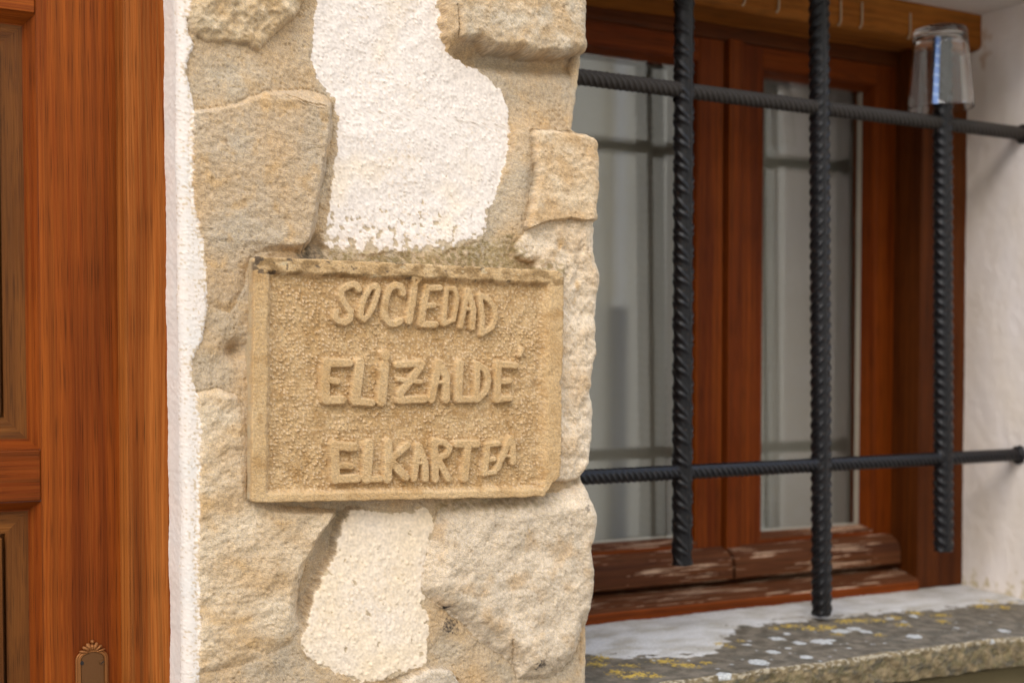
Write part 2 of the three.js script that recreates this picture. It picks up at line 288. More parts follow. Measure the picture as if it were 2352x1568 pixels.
const UPPER = new Poly(-0.006, [[700, -120], [725, 0], [720, 39], [717, 77], [717, 147], [726, 178], [744, 201], [767, 228], [775, 271], [772, 348], [762, 425], [750, 522], [742, 557], [759, 572], [836, 580], [921, 576], [1030, 572], [1103, 549], [1117, 522], [1119, 483], [1138, 456], [1150, 398], [1161, 367], [1169, 302], [1163, 247], [1150, 209], [1119, 178], [1080, 155], [1022, 120], [1007, 85], [1001, 50], [1005, 0], [1000, -120]]);
const LOWER = new Poly(-0.006, [[804, 1171], [840, 1174], [878, 1172], [930, 1178], [974, 1161], [989, 1181], [1002, 1201], [999, 1235], [987, 1271], [981, 1310], [976, 1352], [974, 1392], [986, 1423], [987, 1453], [979, 1490], [979, 1527], [935, 1540], [900, 1556], [850, 1566], [804, 1560], [777, 1544], [730, 1527], [693, 1493], [690, 1466], [707, 1429], [720, 1376], [740, 1325], [761, 1292], [774, 1275], [777, 1245], [787, 1204]]);
const xyOf = (z, pts) => pts.map(([u, v]) => { const q = W(z, u, v); return [q.y, q.x]; }).sort((a, b) => a[0] - b[0]);
const leftEdge = lerpTable(xyOf(0.001, [[436, -100], [435, 30], [430, 65], [446, 100], [432, 140], [430, 175], [440, 215], [447, 250], [442, 310], [440, 400], [444, 465], [455, 510], [466, 560], [471, 620], [477, 700], [470, 760], [461, 790], [442, 825], [440, 870], [452, 905], [459, 960], [461, 1040], [456, 1120], [458, 1200], [453, 1290], [459, 1400], [457, 1500], [459, 1700]]));
const rightEdge = lerpTable(xyOf(-0.004, [[1331, -120], [1331, 0], [1333, 66], [1341, 147], [1339, 170], [1329, 217], [1322, 298], [1330, 304], [1362, 318], [1366, 330], [1366, 387], [1368, 425], [1362, 483], [1364, 580], [1376, 633], [1368, 715], [1366, 781], [1370, 813], [1355, 867], [1353, 900], [1362, 941], [1357, 1023], [1353, 1064], [1337, 1088], [1345, 1108], [1352, 1124], [1362, 1167], [1367, 1208], [1357, 1265], [1362, 1325], [1358, 1359], [1353, 1409], [1354, 1515], [1350, 1700]]));
const DIRT = [[-0.004, [[690, 556], [730, 566], [800, 578], [920, 578], [1040, 571], [1100, 550], [1180, 545], [1200, 600], [1290, 612], [1290, 640], [690, 610]]], [0.004, [[1010, 1146], [1290, 1132], [1296, 1150], [1200, 1166], [1100, 1172], [1010, 1168]]]].map(([z, p]) => new Poly(z, p));
const CRACKS = [[655, 216, 700, 236], [700, 236, 742, 243], [716, 1296, 692, 1338], [1338, 1440, 1336, 1500], [1036, 1545, 1062, 1566], [1175, 1470, 1200, 1560], [1018, 1390, 1060, 1418]].map((q) => [W(0.003, q[0], q[1]), W(0.003, q[2], q[3])]);
const SPOTS = [[1047, 1440, 0.009, 0.9], [1036, 1398, 0.0034, 1], [1246, 1527, 0.006, 1], [1349, 1168, 0.004, 0.7], [1062, 1452, 0.005, 0.6]].map(([u, v, r, k]) => { const q = W(0.006, u, v); return [q.x, q.y, r, k]; });
const pit = W(-0.006, 538, 806), GV = [[795, 1185], [700, 1400], [1060, 130], [1320, 150], [715, 575], [725, 560], [1028, -80], [1036, 70], [1200, 320], [1186, 530]].map(([u, v]) => W(-0.004, u, v));   // a pit and deeper joints
{
  const XL = 0.3352, y0 = 1.035, y1 = 1.735, cell = 0.00088, nv = Math.round((y1 - y0) / cell), r = 0.007, prof = [];
  for (let z = -0.14; z < -r - 0.0005; z += 0.0022) prof.push({ side: -1, z });
  for (let i = 0; i <= 8; i++) prof.push({ arc: -1, a: i / 8 * Math.PI / 2 });
  const nf = Math.round(0.385 / cell); for (let i = 1; i < nf; i++) prof.push({ t: i / nf });
  for (let i = 0; i <= 10; i++) prof.push({ arc: 1, a: i / 10 * Math.PI / 2 });
  for (let z = -0.012; z > -0.245; z -= 0.004) prof.push({ side: 1, z });
  const nu = prof.length, N = nu * nv, pos = new Float32Array(N * 3), uv = new Float32Array(N * 2), col = new Float32Array(N * 3), lab = new Int16Array(N);
  const evalAt = (x, y, edge) => {                        // height, label, colour of the front face
    const rag0 = 0.0022 * fbm(x * 90, y * 90, 2), rag = rag0 + 0.0012 * fbm(x * 260, y * 260, 2);
    // mortar
    let h = -0.0062 + 0.0045 * fbm(x * 14 + 7, y * 14, 3) + 0.0014 * fbm(x * 75, y * 60, 3) + 1.3 * sand(x, y), l = 0;
    h += 0.0055 * step(0.44, 0.395, x) - 0.01 * Math.exp(-((segDist(x, y, GV[0].x, GV[0].y, GV[1].x, GV[1].y) / 0.015) ** 2)) - 0.012 * Math.exp(-((segDist(x, y, GV[2].x, GV[2].y, GV[3].x, GV[3].y) / 0.01) ** 2)) - 0.012 * Math.exp(-((segDist(x, y, GV[4].x, GV[4].y, GV[5].x, GV[5].y) / 0.01) ** 2));
    h -= 0.012 * Math.exp(-((x - pit.x) ** 2 + (y - pit.y) ** 2) / 0.00006);
    for (const [i, k, w] of [[6, 0.014, 0.016], [8, 0.009, 0.014]]) h += k * Math.exp(-((segDist(x, y, GV[i].x, GV[i].y, GV[i + 1].x, GV[i + 1].y) / w) ** 2));
    let c = mixc(mixc(S_C.tan, S_C.grey, clamp(0.55 + 1.2 * fbm(x * 20 + 1, y * 20, 3))), S_C.ochre, 0.3 * step(0, 0.5, fbm(x * 55, y * 55 + 3, 3)));
    c = [c[0] * 0.98, c[1] * 0.955, c[2] * 0.92];
    // the plaster patches
    for (const [k, P] of [[101, UPPER], [102, LOWER]]) {
      const e = P.sd(x, y) + rag * 1.3; if (e <= -0.004) continue;
      let hp = -0.0055 + 0.0022 * fbm(x * 11 + k, y * 11, 2) + 0.0006 * fbm(x * 60, y * 60, 2);
      hp += k === 101 ? 0.0007 * pimple(x, y, 260, 0.1) + 0.0004 * pimple(x + 0.3, y, 420, -0.1) + 0.0004 * fbm(x * 110, y * 110, 2) + 0.0003 * Math.sin(160 * Math.hypot(x - 0.56, y - 1.48) + 6 * fbm(x * 20, y * 20, 2)) * step(-0.1, 0.3, fbm(x * 25, y * 25 + 9, 2)) : 0.0008 * pimple(x, y * 0.75, 230, 0.1) + 0.0007 * fbm(x * 150, y * 70, 3) + 0.0004 * pimple(x, y, 420, 0);
      h = mix(h, hp, step(-0.004, 0.0012, e));
      if (e > 0) {
        l = k; c = mixc(S_C.cream, [0.76, 0.6, 0.41], k === 102 ? clamp(0.75 + 0.5 * fbm(x * 25, y * 25, 3)) : 0.5 * step(0.1, 0.6, fbm(x * 18 + 4, y * 18, 3)));
        const bare = k === 101 ? step(0.3, 0.36, fbm(x * 120, y * 120 + 7, 3) + 0.55 * step(0.075, 0.0, y - 1.455) - 0.33 + 0.3 * step(0.006, 0, e)) : step(0.46, 0.5, fbm(x * 95 + 2, y * 95, 3) + 0.35 * step(0.007, 0, e));
        c = mixc(c, [0.42, 0.31, 0.18], bare * 0.85); h -= 0.0006 * bare;
        c = mixc(c, [0.62, 0.43, 0.23], 0.35 * step(0.32, 0.5, noise(x * 330 + 7, y * 330)) * step(-0.1, 0.25, fbm(x * 16, y * 16 + 5, 2)));
      }
    }
    // stones
    for (let i = 0; i < STONES.length; i++) {
      const s = STONES[i], e = s.outer.sd(x, y) + rag0; if (e <= -0.001) continue;
      let t = clamp((e + 0.001) / s.ew);
      if (s.top) { const b = Math.max(0, -s.top.sd(x, y) + rag0), a = Math.max(0, e + 0.001); t = b <= 0 ? 1 : a / (a + b); t = clamp(t * 1.02); } else t = s.soft ? 0.35 * t + 0.65 * Math.sin(t * Math.PI / 2) : Math.sqrt(1 - (1 - t) ** 2);
      h = mix(Math.min(h, 0.005) - 0.0012 * step(0.006, 0, Math.abs(e)), s.h(x, y), t);
      if (e > 0) { l = i + 1; c = s.c(x, y); c = [c[0] * s.tint[0], c[1] * s.tint[1], c[2] * s.tint[2]]; c = mixc(c, S_C.brown, 0.5 * step(0.42, 0.6, fbm(x * 130 + 3 * i, y * 130, 3))); }
    }
    if (l < 100) for (const [a, b] of CRACKS) { const d = segDist(x + 0.0016 * fbm(x * 160, y * 160, 2), y + 0.0016 * fbm(x * 160 + 7, y * 160, 2), a.x, a.y, b.x, b.y); if (d < 0.003) h -= 0.0022 * step(0.0013, 0.0003, d) - 0.0005 * step(0.003, 0.0015, d); }
    c = mulc(c, 1 + 0.16 * noise(x * 420 + 3, y * 420) + 0.12 * noise(x * 190, y * 190));
    if (l < 100) for (const [sx, sy, sr, k] of SPOTS) { const d = Math.hypot(x - sx, (y - sy) * 1.1) - sr * (0.75 + 0.9 * fbm(x * 330, y * 330, 2)); if (d < 0) c = mixc(c, S_C.black, k * clamp(0.7 + 0.7 * noise(x * 480, y * 480))); }
    for (let i = 0; i < 2; i++) {                          // moss and grime on the ledge above and under the plaque
      const m = DIRT[i].sd(x, y);
      if (m > -0.008) {
        const f = fbm(x * 230, y * 230, 3), k = step(-0.25, 0.35, f + 22 * Math.min(m, 0.012)) * step(-0.008, 0.002, m + 0.004 * fbm(x * 90, y * 90, 2)) * (l > 100 ? 0.6 : 0.8), dk = i ? 0 : step(0.025, 0.006, Math.hypot(x - GV[4].x, y - GV[4].y) + 0.006 * f);
        c = mixc(c, mixc(mixc([0.34, 0.24, 0.1], S_C.olive, clamp(0.5 + 1.6 * fbm(x * 55, y * 55, 3))), [0.07, 0.06, 0.05], 0.85 * dk), k * (i ? 0.6 : 1));
      }
    }
    // cream plaster wrapping round the door reveal
    const bx = leftEdge(y) + 0.0016 * fbm(x * 260, y * 260, 2) + 0.0014 * fbm(3, y * 90, 2), e = bx - x;
    if (e > -0.0015) {
      const hp = 0.0005 + 0.0012 * fbm(x * 20, y * 14, 2) + 0.0006 * pimple(x, y, 330, -0.1) + 0.00015 * noise(x * 420, y * 420);
      h = mix(h, hp, step(-0.0015, 0.002, e));
      if (e > 0) { l = 103; c = mixc(S_C.cream, [0.7, 0.63, 0.55], clamp(0.4 + fbm(x * 30, y * 30, 2))); c = mixc(c, [0.5, 0.36, 0.2], 0.75 * step(0.34, 0.5, noise(x * 430, y * 430) * 0.8 + 0.34 * step(0.007, 0.001, e) + 0.2 * noise(x * 90, y * 90)) ); c = mulc(c, 1 + 0.04 * noise(x * 420, y * 420)); }
    }
    return [h, l, c];
  };
  for (let j = 0; j < nv; j++) {
    const y = y0 + j * cell, xl = XL + 0.0012 * fbm(1.5, y * 18, 2), xr = rightEdge(y) + 0.0016 * fbm(y * 60, 2.5, 2) + 0.0008 * fbm(y * 240, 8.5, 2);
    const L = evalAt(xl + r, y), Rr = evalAt(xr - 0.004, y);
    for (let i = 0; i < nu; i++) {
      const p = prof[i], k = j * nu + i; let X, Z, nx = 0, nz = 1, e, s;
      if (p.t !== undefined) { X = mix(xl + r, xr - 0.009, p.t); Z = 0; e = evalAt(X, y); s = X; }
      else if (p.arc) {
        const R2 = p.arc < 0 ? r : 0.009, c = p.arc < 0 ? xl + R2 : xr - R2, a = p.arc < 0 ? Math.PI / 2 - p.a : p.a; nx = p.arc * Math.sin(a); nz = Math.cos(a); X = c + R2 * nx; Z = R2 * nz - R2;
        s = p.arc < 0 ? xl + r - a * R2 : xr - 0.009 + a * R2; e = evalAt(s, y); e = [e[0], e[1], e[2]]; if (p.arc < 0) { e[1] = 103; }
        if (p.arc > 0) { e[0] *= 1 - 0.75 * Math.sin(a); e[0] -= 0; }
      } else {
        const q = p.side < 0 ? L : Rr, d = -p.z; X = p.side < 0 ? xl : xr; Z = p.z; nx = p.side; nz = 0; s = X + p.side * d;
        const b = (p.side < 0 ? 0.0005 + 0.0008 * fbm(Z * 30, y * 16, 2) + 0.0003 * noise(Z * 200, y * 200) : Rr[0] * 0.25 + 0.004 * fbm(Z * 40, y * 40, 3));
        e = [b, p.side < 0 ? 103 : q[1], p.side < 0 ? mixc(S_C.cream, [0.7, 0.63, 0.55], clamp(0.4 + fbm(Z * 30, y * 30, 2))) : q[2]];
      }
      pos.set([X + nx * e[0], y, Z + nz * e[0]], k * 3); uv.set([s, y], k * 2); col.set(e[2], k * 3); lab[k] = e[1];
    }
  }
  const geos = gridGeometries(nu, nv, pos, uv, col, lab, false);
  const names = { 0: 'mortar_joint', 101: 'plaster_patch', 102: 'plaster_patch', 103: 'plaster_edge' };
  for (const l in geos) part(names[l] ?? 'stone', geos[l], +l > 100 ? M.plaster : M.stone, pillar);
}

// ---------------------------------------------------------------- carved plaque
const plaque = thing('stone_plaque', 'ochre sandstone plaque with three lines of raised carved lettering on the pillar', 'plaque', [PLQ[3].x, PLQ[3].y, 0]);
{
  const LINES = [
    [800, 680, 4.9, [
      [[40, [470, 215, 445, 165, 400, 150, 330, 175, 262, 220, 250, 290, 300, 390, 370, 490, 360, 580, 300, 620, 220, 600, 175, 555, 190, 495]]],
      [[36, [680, 165, 605, 200, 545, 300, 505, 430, 490, 540, 530, 585, 590, 535, 650, 420, 695, 290, 705, 200, 680, 165]]],
      [[42, [1010, 265, 995, 185, 920, 160, 845, 205, 805, 320, 785, 450, 795, 560, 855, 635, 930, 635, 980, 600]]],
      [[46, [1150, 190, 1130, 350, 1085, 600]], [22, [1140, 75, 1225, 85, 1150, 175, 1140, 75]]],
      [[42, [1310, 190, 1265, 420, 1235, 640]], [38, [1310, 200, 1465, 195]], [36, [1280, 420, 1390, 410]], [40, [1240, 645, 1415, 645]]],
      [[34, [1550, 215, 1530, 400, 1510, 625]], [32, [1550, 205, 1640, 205, 1675, 300, 1660, 450, 1630, 585, 1510, 640]]],
      [[36, [1800, 230, 1765, 440, 1715, 670]], [40, [1815, 235, 1875, 460, 1860, 680]], [24, [1780, 450, 1870, 460]]],
      [[36, [1955, 295, 1985, 560, 1975, 760]], [37, [1960, 290, 2060, 335, 2135, 450, 2145, 580, 2100, 680, 1985, 755]]],
    ]],
    [780, 860, 4.2, [
      [[46, [150, 195, 135, 390, 140, 585]], [40, [150, 205, 390, 200]], [34, [160, 375, 265, 395]], [42, [150, 590, 315, 588]]],
      [[50, [500, 200, 450, 595]], [38, [450, 605, 625, 618]]],
      [[50, [758, 225, 725, 605]], [50, [770, 115, 768, 125]]],
      [[36, [890, 220, 1150, 205]], [42, [1150, 215, 1030, 380, 920, 520]], [40, [915, 590, 1180, 578]], [26, [910, 375, 1140, 400]]],
      [[42, [1325, 205, 1250, 585]], [42, [1340, 205, 1405, 350, 1405, 585]], [22, [1300, 402, 1400, 405]]],
      [[44, [1550, 205, 1530, 575]], [36, [1530, 582, 1670, 582]]],
      [[36, [1735, 215, 1720, 585]], [36, [1735, 215, 1820, 275, 1848, 380, 1825, 490, 1740, 580]]],
      [[40, [1955, 205, 1940, 585]], [36, [1955, 212, 2135, 228]], [32, [1960, 395, 2075, 390]], [34, [1950, 583, 2080, 570]], [22, [2210, 50, 2185, 120]]],
    ]],
    [800, 1070, 4.523, [
      [[52, [155, 195, 170, 580]], [46, [165, 205, 385, 218]], [36, [190, 425, 350, 432]], [46, [175, 578, 415, 570]]],
      [[55, [550, 190, 520, 575]], [36, [515, 582, 680, 575]]],
      [[48, [770, 170, 760, 580]], [40, [985, 195, 835, 325]], [46, [805, 385, 965, 555]]],
      [[38, [1105, 205, 1060, 575]], [40, [1120, 215, 1185, 400, 1190, 575]], [22, [1090, 392, 1170, 396]]],
      [[44, [1290, 160, 1300, 575]], [36, [1290, 160, 1400, 165, 1465, 222, 1430, 305, 1320, 345]], [40, [1345, 385, 1445, 570]]],
      [[44, [1545, 182, 1775, 182]], [46, [1670, 195, 1632, 570]]],
      [[38, [1890, 195, 1862, 515]], [32, [1900, 192, 2015, 178]], [30, [1890, 362, 1965, 352]], [30, [1870, 515, 1975, 498]]],
      [[38, [2150, 120, 2005, 450]], [38, [2175, 125, 2180, 385]], [20, [2090, 312, 2180, 322]]],
    ]],
  ];
  const letters = [];
  for (const [ox, oy, k, list] of LINES) for (const strokes of list) {
    const L = { s: [], b: [9, -9, 9, -9] };
    for (const [hw, q] of strokes) {
      const w = hw / k * 0.91875 * 0.000425; let prev;
      for (let i = 0; i < q.length; i += 2) { const t = W(0.009, (ox + q[i] / k) * 0.91875, (oy + q[i + 1] / k) * 0.91875); if (prev) L.s.push([prev.x, prev.y, t.x, t.y, w]); prev = t; L.b = [Math.min(L.b[0], t.x), Math.max(L.b[1], t.x), Math.min(L.b[2], t.y), Math.max(L.b[3], t.y)]; }
    }
    letters.push(L);
  }
  const nu = 400, nv = 268, rim = 5, N = (nu + 2 * rim) * (nv + 2 * rim), NU = nu + 2 * rim, NV = nv + 2 * rim;
  const pos = new Float32Array(N * 3), uv = new Float32Array(N * 2), col = new Float32Array(N * 3), lab = new Int16Array(N), Wd = 0.301, Hd = 0.2075;
  const ochre = [0.54, 0.33, 0.14], gold = [0.64, 0.43, 0.215];
  for (let j = 0; j < NV; j++) for (let i = 0; i < NU; i++) {
    const ii = clamp(i - rim, 0, nu - 1), jj = clamp(j - rim, 0, nv - 1), ex = Math.max(rim - i, i - rim - nu + 1, 0), ey = Math.max(rim - j, j - rim - nv + 1, 0), back = Math.max(ex, ey) / rim;
    let a = ii / (nu - 1), b = jj / (nv - 1);                 // a to the right, b upwards
    const dl = a * Wd, dr = (1 - a) * Wd, db = b * Hd, dt = (1 - b) * Hd;
    const cr = (qx, qy, rr, chip) => { if (qx >= rr || qy >= rr) return null; const x = rr - qx, y = rr - qy, m = Math.max(x, y), k = chip ? m / (x + y) : m / Math.hypot(x, y); return [rr - x * k, rr - y * k]; };
    let q;
    if ((q = cr(dl, dt, 0.004))) { a = q[0] / Wd; b = 1 - q[1] / Hd; } else if ((q = cr(dr, dt, 0.008))) { a = 1 - q[0] / Wd; b = 1 - q[1] / Hd; }
    else if ((q = cr(dl, db, 0.004))) { a = q[0] / Wd; b = q[1] / Hd; } else if ((q = cr(dr, db, 0.019, true))) { a = 1 - q[0] / Wd; b = q[1] / Hd; }
    const top = PLQ[0].clone().lerp(PLQ[1], a), bot = PLQ[3].clone().lerp(PLQ[2], a), P = bot.lerp(top, b); let x = P.x, y = P.y;
    const near = Math.min(dl, dr, db, dt), en = step(0.02, 0, near);
    // chipped, worn outline
    x += en * (0.0008 * fbm(x * 40, y * 50, 2) - (dr < 0.02 ? 0.006 * Math.max(0, fbm(3, y * 45, 3) - 0.05) + 0.0016 * Math.max(0, noise(5, y * 160)) : 0)); y += en * (0.0007 * fbm(x * 50, y * 40, 2) + (db < 0.02 ? 0.001 * fbm(x * 60, 4, 3) : 0));
    let wl = 0.0125, wr = 0.0175, wt = 0.0115, wb = 0.0085; const wob = 0.0016 * fbm(x * 50, y * 50, 2) + 0.0006 * noise(x * 240, y * 240);
    const inner = Math.min(step(wl - 0.001, wl + 0.005, dl + wob), step(wr - 0.004, wr + 0.006, dr + wob), step(wt - 0.001, wt + 0.0045, dt + wob), step(wb - 0.002, wb + 0.0025, db + wob));
    const cd = cells(x * 345, y * 345), tone = GX[cellId], peb = (tone > -0.75 ? Math.sqrt(Math.max(0, 0.13 - cd * cd)) * (0.75 + 0.35 * GY[cellId]) : 0), rough = 0.45 + 0.55 * step(-0.35, 0.2, fbm(x * 20, y * 20, 2));
    const field = 0.0062 + 0.0036 * peb * rough - 0.0004 + 0.0014 * fbm(x * 70, y * 70, 3) + 0.0004 * fbm(x * 300, y * 300, 2);
    const round = near < 0.0015 ? 0.0007 * (1 - near / 0.0015) ** 2 : 0;
    const edge = 0.0122 - round + 0.0006 * fbm(x * 90, y * 90, 3) + 0.0003 * noise(x * 480, y * 480) - 0.003 * (dr < 0.02 ? Math.max(0, fbm(x * 60, y * 60, 3) - 0.15) : 0);
    let h = mix(edge, field, inner), l = 0, lh = 0, li = 0;
    for (let n = 0; n < letters.length; n++) {
      const B = letters[n].b; if (x < B[0] - 0.008 || x > B[1] + 0.008 || y < B[2] - 0.008 || y > B[3] + 0.008) continue;
      for (const s of letters[n].s) { const d = s[4] * 1.06 - segDist(x, y, s[0], s[1], s[2], s[3]) + 0.0003 * fbm(x * 160, y * 160, 2), t = clamp((d + 0.0002) / 0.0014); if (t > 0) { const v = Math.sqrt(1 - (1 - t) ** 2); if (v > lh) { lh = v; li = n + 1; } } }
    }
    if (lh > 0) { h = mix(h - 0.0005, 0.0108 + 0.0004 * fbm(x * 120, y * 120, 2) + 0.00035 * noise(x * 520, y * 520), lh); if (lh > 0.3) l = li; }
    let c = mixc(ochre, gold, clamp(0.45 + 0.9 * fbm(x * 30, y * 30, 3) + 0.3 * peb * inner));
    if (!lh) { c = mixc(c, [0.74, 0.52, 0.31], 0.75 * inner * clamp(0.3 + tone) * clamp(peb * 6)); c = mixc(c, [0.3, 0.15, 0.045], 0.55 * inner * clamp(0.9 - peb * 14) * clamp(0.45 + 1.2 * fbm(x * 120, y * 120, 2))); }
    c = mixc(c, [0.56, 0.38, 0.2], 0.4 * step(0.1, 0.5, fbm(x * 300, y * 300, 2)));
    c = mixc(c, [0.36, 0.185, 0.05], 0.5 * step(0.15, 0.5, fbm(x * 45 + 8, y * 45, 3)));
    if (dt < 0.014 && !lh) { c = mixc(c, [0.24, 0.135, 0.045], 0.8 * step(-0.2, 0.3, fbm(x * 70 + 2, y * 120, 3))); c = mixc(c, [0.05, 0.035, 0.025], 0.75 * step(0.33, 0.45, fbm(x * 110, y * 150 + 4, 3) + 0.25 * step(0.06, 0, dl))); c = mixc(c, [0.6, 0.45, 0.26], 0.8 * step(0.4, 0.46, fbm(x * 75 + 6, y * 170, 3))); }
    c = mulc(c, 1 + 0.16 * noise(x * 450, y * 450));
    if (back > 0) { h = mix(h - 0.0008, -0.016, back); const o = 0.0006; if (ex) x += (i < rim ? -o : o) * (back > 0 ? 1 : 0) * -0; c = dl < 0.001 ? mixc([0.52, 0.4, 0.24], ochre, clamp(0.3 + fbm(y * 70, h * 200, 2))) : c; }
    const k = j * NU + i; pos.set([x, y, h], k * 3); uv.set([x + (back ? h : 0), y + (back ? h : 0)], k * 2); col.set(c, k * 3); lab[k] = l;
  }
  const geos = gridGeometries(NU, NV, pos, uv, col, lab, false);
  for (const l in geos) part(+l ? 'letter' : 'slab', geos[l], M.stone, plaque);
}

// ---------------------------------------------------------------- door and its frame
const DZ = -0.061, CZ = -0.037;
const xCL = W(CZ, 288, 784).x, xLeafR = W(DZ, 272, 784).x, xStL = W(DZ, 90, 784).x;
const doorFrame = thing('door_frame', 'worn reddish brown timber door jamb beside the cream plaster reveal', 'door frame', [xCL, 0, CZ]);
{
  part('jamb', box(xCL, 0.352, 0.02, 2.12, -0.135, CZ, 'y', 0.0045), M.frame, doorFrame);
  part('jamb', box(-0.62, -0.56, 0.02, 2.12, -0.135, CZ, 'y', 0.0045), M.frame, doorFrame);
  part('head', box(-0.56, xCL, 2.05, 2.12, -0.135, CZ, 'x', 0.0045), M.frame, doorFrame);
}
const door = thing('wooden_door', 'varnished reddish brown panelled wooden door with a bronze handle plate', 'door', [-0.13, 0, DZ]);
{
  delete door.userData.kind; const back = -0.105, xl = -0.557, stW = xLeafR - xStL, xc0 = xl + stW;
  part('stile', box(xStL, xLeafR + 0.004, 0.03, 2.04, back, DZ, 'y', 0.0018), M.door, door);
  part('stile', box(xl, xc0, 0.03, 2.04, back, DZ, 'y', 0.0018), M.door, door);
  const mid0 = (xc0 + xStL) / 2 - 0.05, mid1 = mid0 + 0.1;
  const yT = W(DZ, 60, 28).y, yU = W(DZ, 60, 1033).y, yL = W(DZ, 60, 1152).y;
  const rails = [[0.03, 0.24], [yL, yU], [yT, yT + 0.075], [1.95, 2.04]];
  for (const [a, b] of rails) part('rail', box(xc0, xStL, a, b, back, DZ - 0.0006, 'x', 0.0018), M.door, door);
  const profile = [[0, -0.001], [0.0075, -0.0125], [0.0085, -0.0125], [0.026, -0.013], [0.0265, -0.019], [0.029, -0.019], [0.0295, -0.009], [0.036, -0.008], [0.037, -0.013], [0.040, -0.013], [0.042, -0.008], [0.06, -0.004]];
  function rings(x0, x1, y0, y1, prof, close) {             // mitred rings, uv along each side
    const P = [], T = [], put = (a, b, c, d, g) => { for (const q of [a, b, c, a, c, d]) { P.push(...q); T.push(g === 'y' ? q[0] + q[2] : q[1] + q[2], g === 'y' ? q[1] : q[0]); } };
    for (let i = 0; i < prof.length - 1; i++) {
      const [d, z] = prof[i], [e, w] = prof[i + 1], A = DZ + z, B = DZ + w;
      put([x0 + d, y0 + d, A], [x0 + e, y0 + e, B], [x0 + e, y1 - e, B], [x0 + d, y1 - d, A], 'y'); put([x1 - e, y0 + e, B], [x1 - d, y0 + d, A], [x1 - d, y1 - d, A], [x1 - e, y1 - e, B], 'y');
      put([x0 + d, y0 + d, A], [x1 - d, y0 + d, A], [x1 - e, y0 + e, B], [x0 + e, y0 + e, B], 'x'); put([x0 + e, y1 - e, B], [x1 - e, y1 - e, B], [x1 - d, y1 - d, A], [x0 + d, y1 - d, A], 'x');
    }
    const [d, z] = prof[prof.length - 1]; if (close) put([x0 + d, y0 + d, DZ + z], [x1 - d, y0 + d, DZ + z], [x1 - d, y1 - d, DZ + z], [x0 + d, y1 - d, DZ + z], 'y');
    const g = new THREE.BufferGeometry(); g.setAttribute('position', new THREE.Float32BufferAttribute(P, 3)); g.setAttribute('uv', new THREE.Float32BufferAttribute(T, 2)); g.computeVertexNormals(); return g;
  }
  const ys = [[0.24, yL], [yU, yT], [yT + 0.075, 1.95]], xs = [[xc0, mid0], [mid1, xStL]];
  part('muntin', box(mid0, mid1, 0.24, 1.95, back, DZ - 0.0012, 'y', 0.0018), M.door, door);
  for (const [a, b] of ys) for (const [c, d] of xs) {
    part('moulding', rings(c, d, a, b, profile.slice(0, 3), false), M.door, door);
    part('panel', rings(c, d, a, b, profile.slice(2), true), M.pale, door);
  }
  // bronze handle plate with a fan of petals
  const pc = W(DZ, 209.5, 1510), S = 0.0268 / 2, pz = DZ + 0.0004, sh = new THREE.Shape();
  const outline = (s, k, bottom) => { const o = new THREE.Shape(); o.moveTo(-k, bottom); o.lineTo(-k, -0.0015); o.quadraticCurveTo(-k, s * 0.45, -k * 0.55, s * 0.75); o.quadraticCurveTo(-k * 0.3, s * 1.0, 0, s); o.quadraticCurveTo(k * 0.3, s, k * 0.55, s * 0.75); o.quadraticCurveTo(k, s * 0.45, k, -0.0015); o.lineTo(k, bottom); o.closePath(); return o; };
  const ext = (o, depth, bev, z) => { const g = new THREE.ExtrudeGeometry(o, { depth, bevelEnabled: true, bevelSize: bev, bevelThickness: bev, bevelSegments: 3, curveSegments: 10 }); g.translate(pc.x, pc.y, z); return g; };
  const plate = part('handle_plate', ext(outline(0.0075, S - 0.0008, -0.17), 0.0012, 0.0008, pz), M.bronze, door);
  const rimO = outline(0.0068, S - 0.0022, -0.168); rimO.holes.push(outline(0.0054, S - 0.0036, -0.1665));
  part('plate_rim', ext(rimO, 0.0016, 0.0006, pz + 0.0012), M.bronze, plate);
  part('plate_face', ext(outline(0.0046, S - 0.0046, -0.165), 0.0004, 0.0003, pz + 0.0022), M.bronzeDark, plate);
  const petal = (ang, r0, len, wid, dep = 0.0022) => { const g = new THREE.SphereGeometry(1, 20, 14), p = g.attributes.position; for (let i = 0; i < p.count; i++) { const t = (p.getY(i) + 1) / 2; p.setXYZ(i, p.getX(i) * wid * (0.55 + 0.5 * t), p.getY(i) * len / 2 + r0 + len / 2, p.getZ(i) * dep); } g.computeVertexNormals(); g.rotateZ(-ang); g.translate(pc.x, pc.y + 0.0048, pz + 0.0022); return g; };
  for (const [a, r0, l, w] of [[0, 0.0012, 0.0058, 0.0022], [0.5, 0.0015, 0.0075, 0.0024], [-0.5, 0.0015, 0.0075, 0.0024], [0.98, 0.0018, 0.0078, 0.0019], [-0.98, 0.0018, 0.0078, 0.0019], [1.4, 0.002, 0.0088, 0.0015], [-1.4, 0.002, 0.0088, 0.0015], [0, 0.0068, 0.0038, 0.0019]]) part('petal', petal(a, r0, l, w), M.bronze, plate);
  const disc = (u, v, r, h, m, name) => { const q = W(DZ, u, v), g = new THREE.CylinderGeometry(r * 0.85, r, h, 20); g.rotateX(Math.PI / 2); g.translate(q.x, q.y, pz + 0.0032); return part(name, g, m, plate); };
  disc(185, 1521, 0.0017, 0.0008, M.hole, 'screw_hole'); disc(231, 1519, 0.0021, 0.0016, M.bronzeDark, 'screw');
  { const q = W(DZ, 231, 1519), g = new THREE.BoxGeometry(0.0032, 0.0005, 0.0006); g.rotateZ(0.6); g.translate(q.x, q.y, pz + 0.0041); part('screw_slot', g, M.hole, plate); }
}

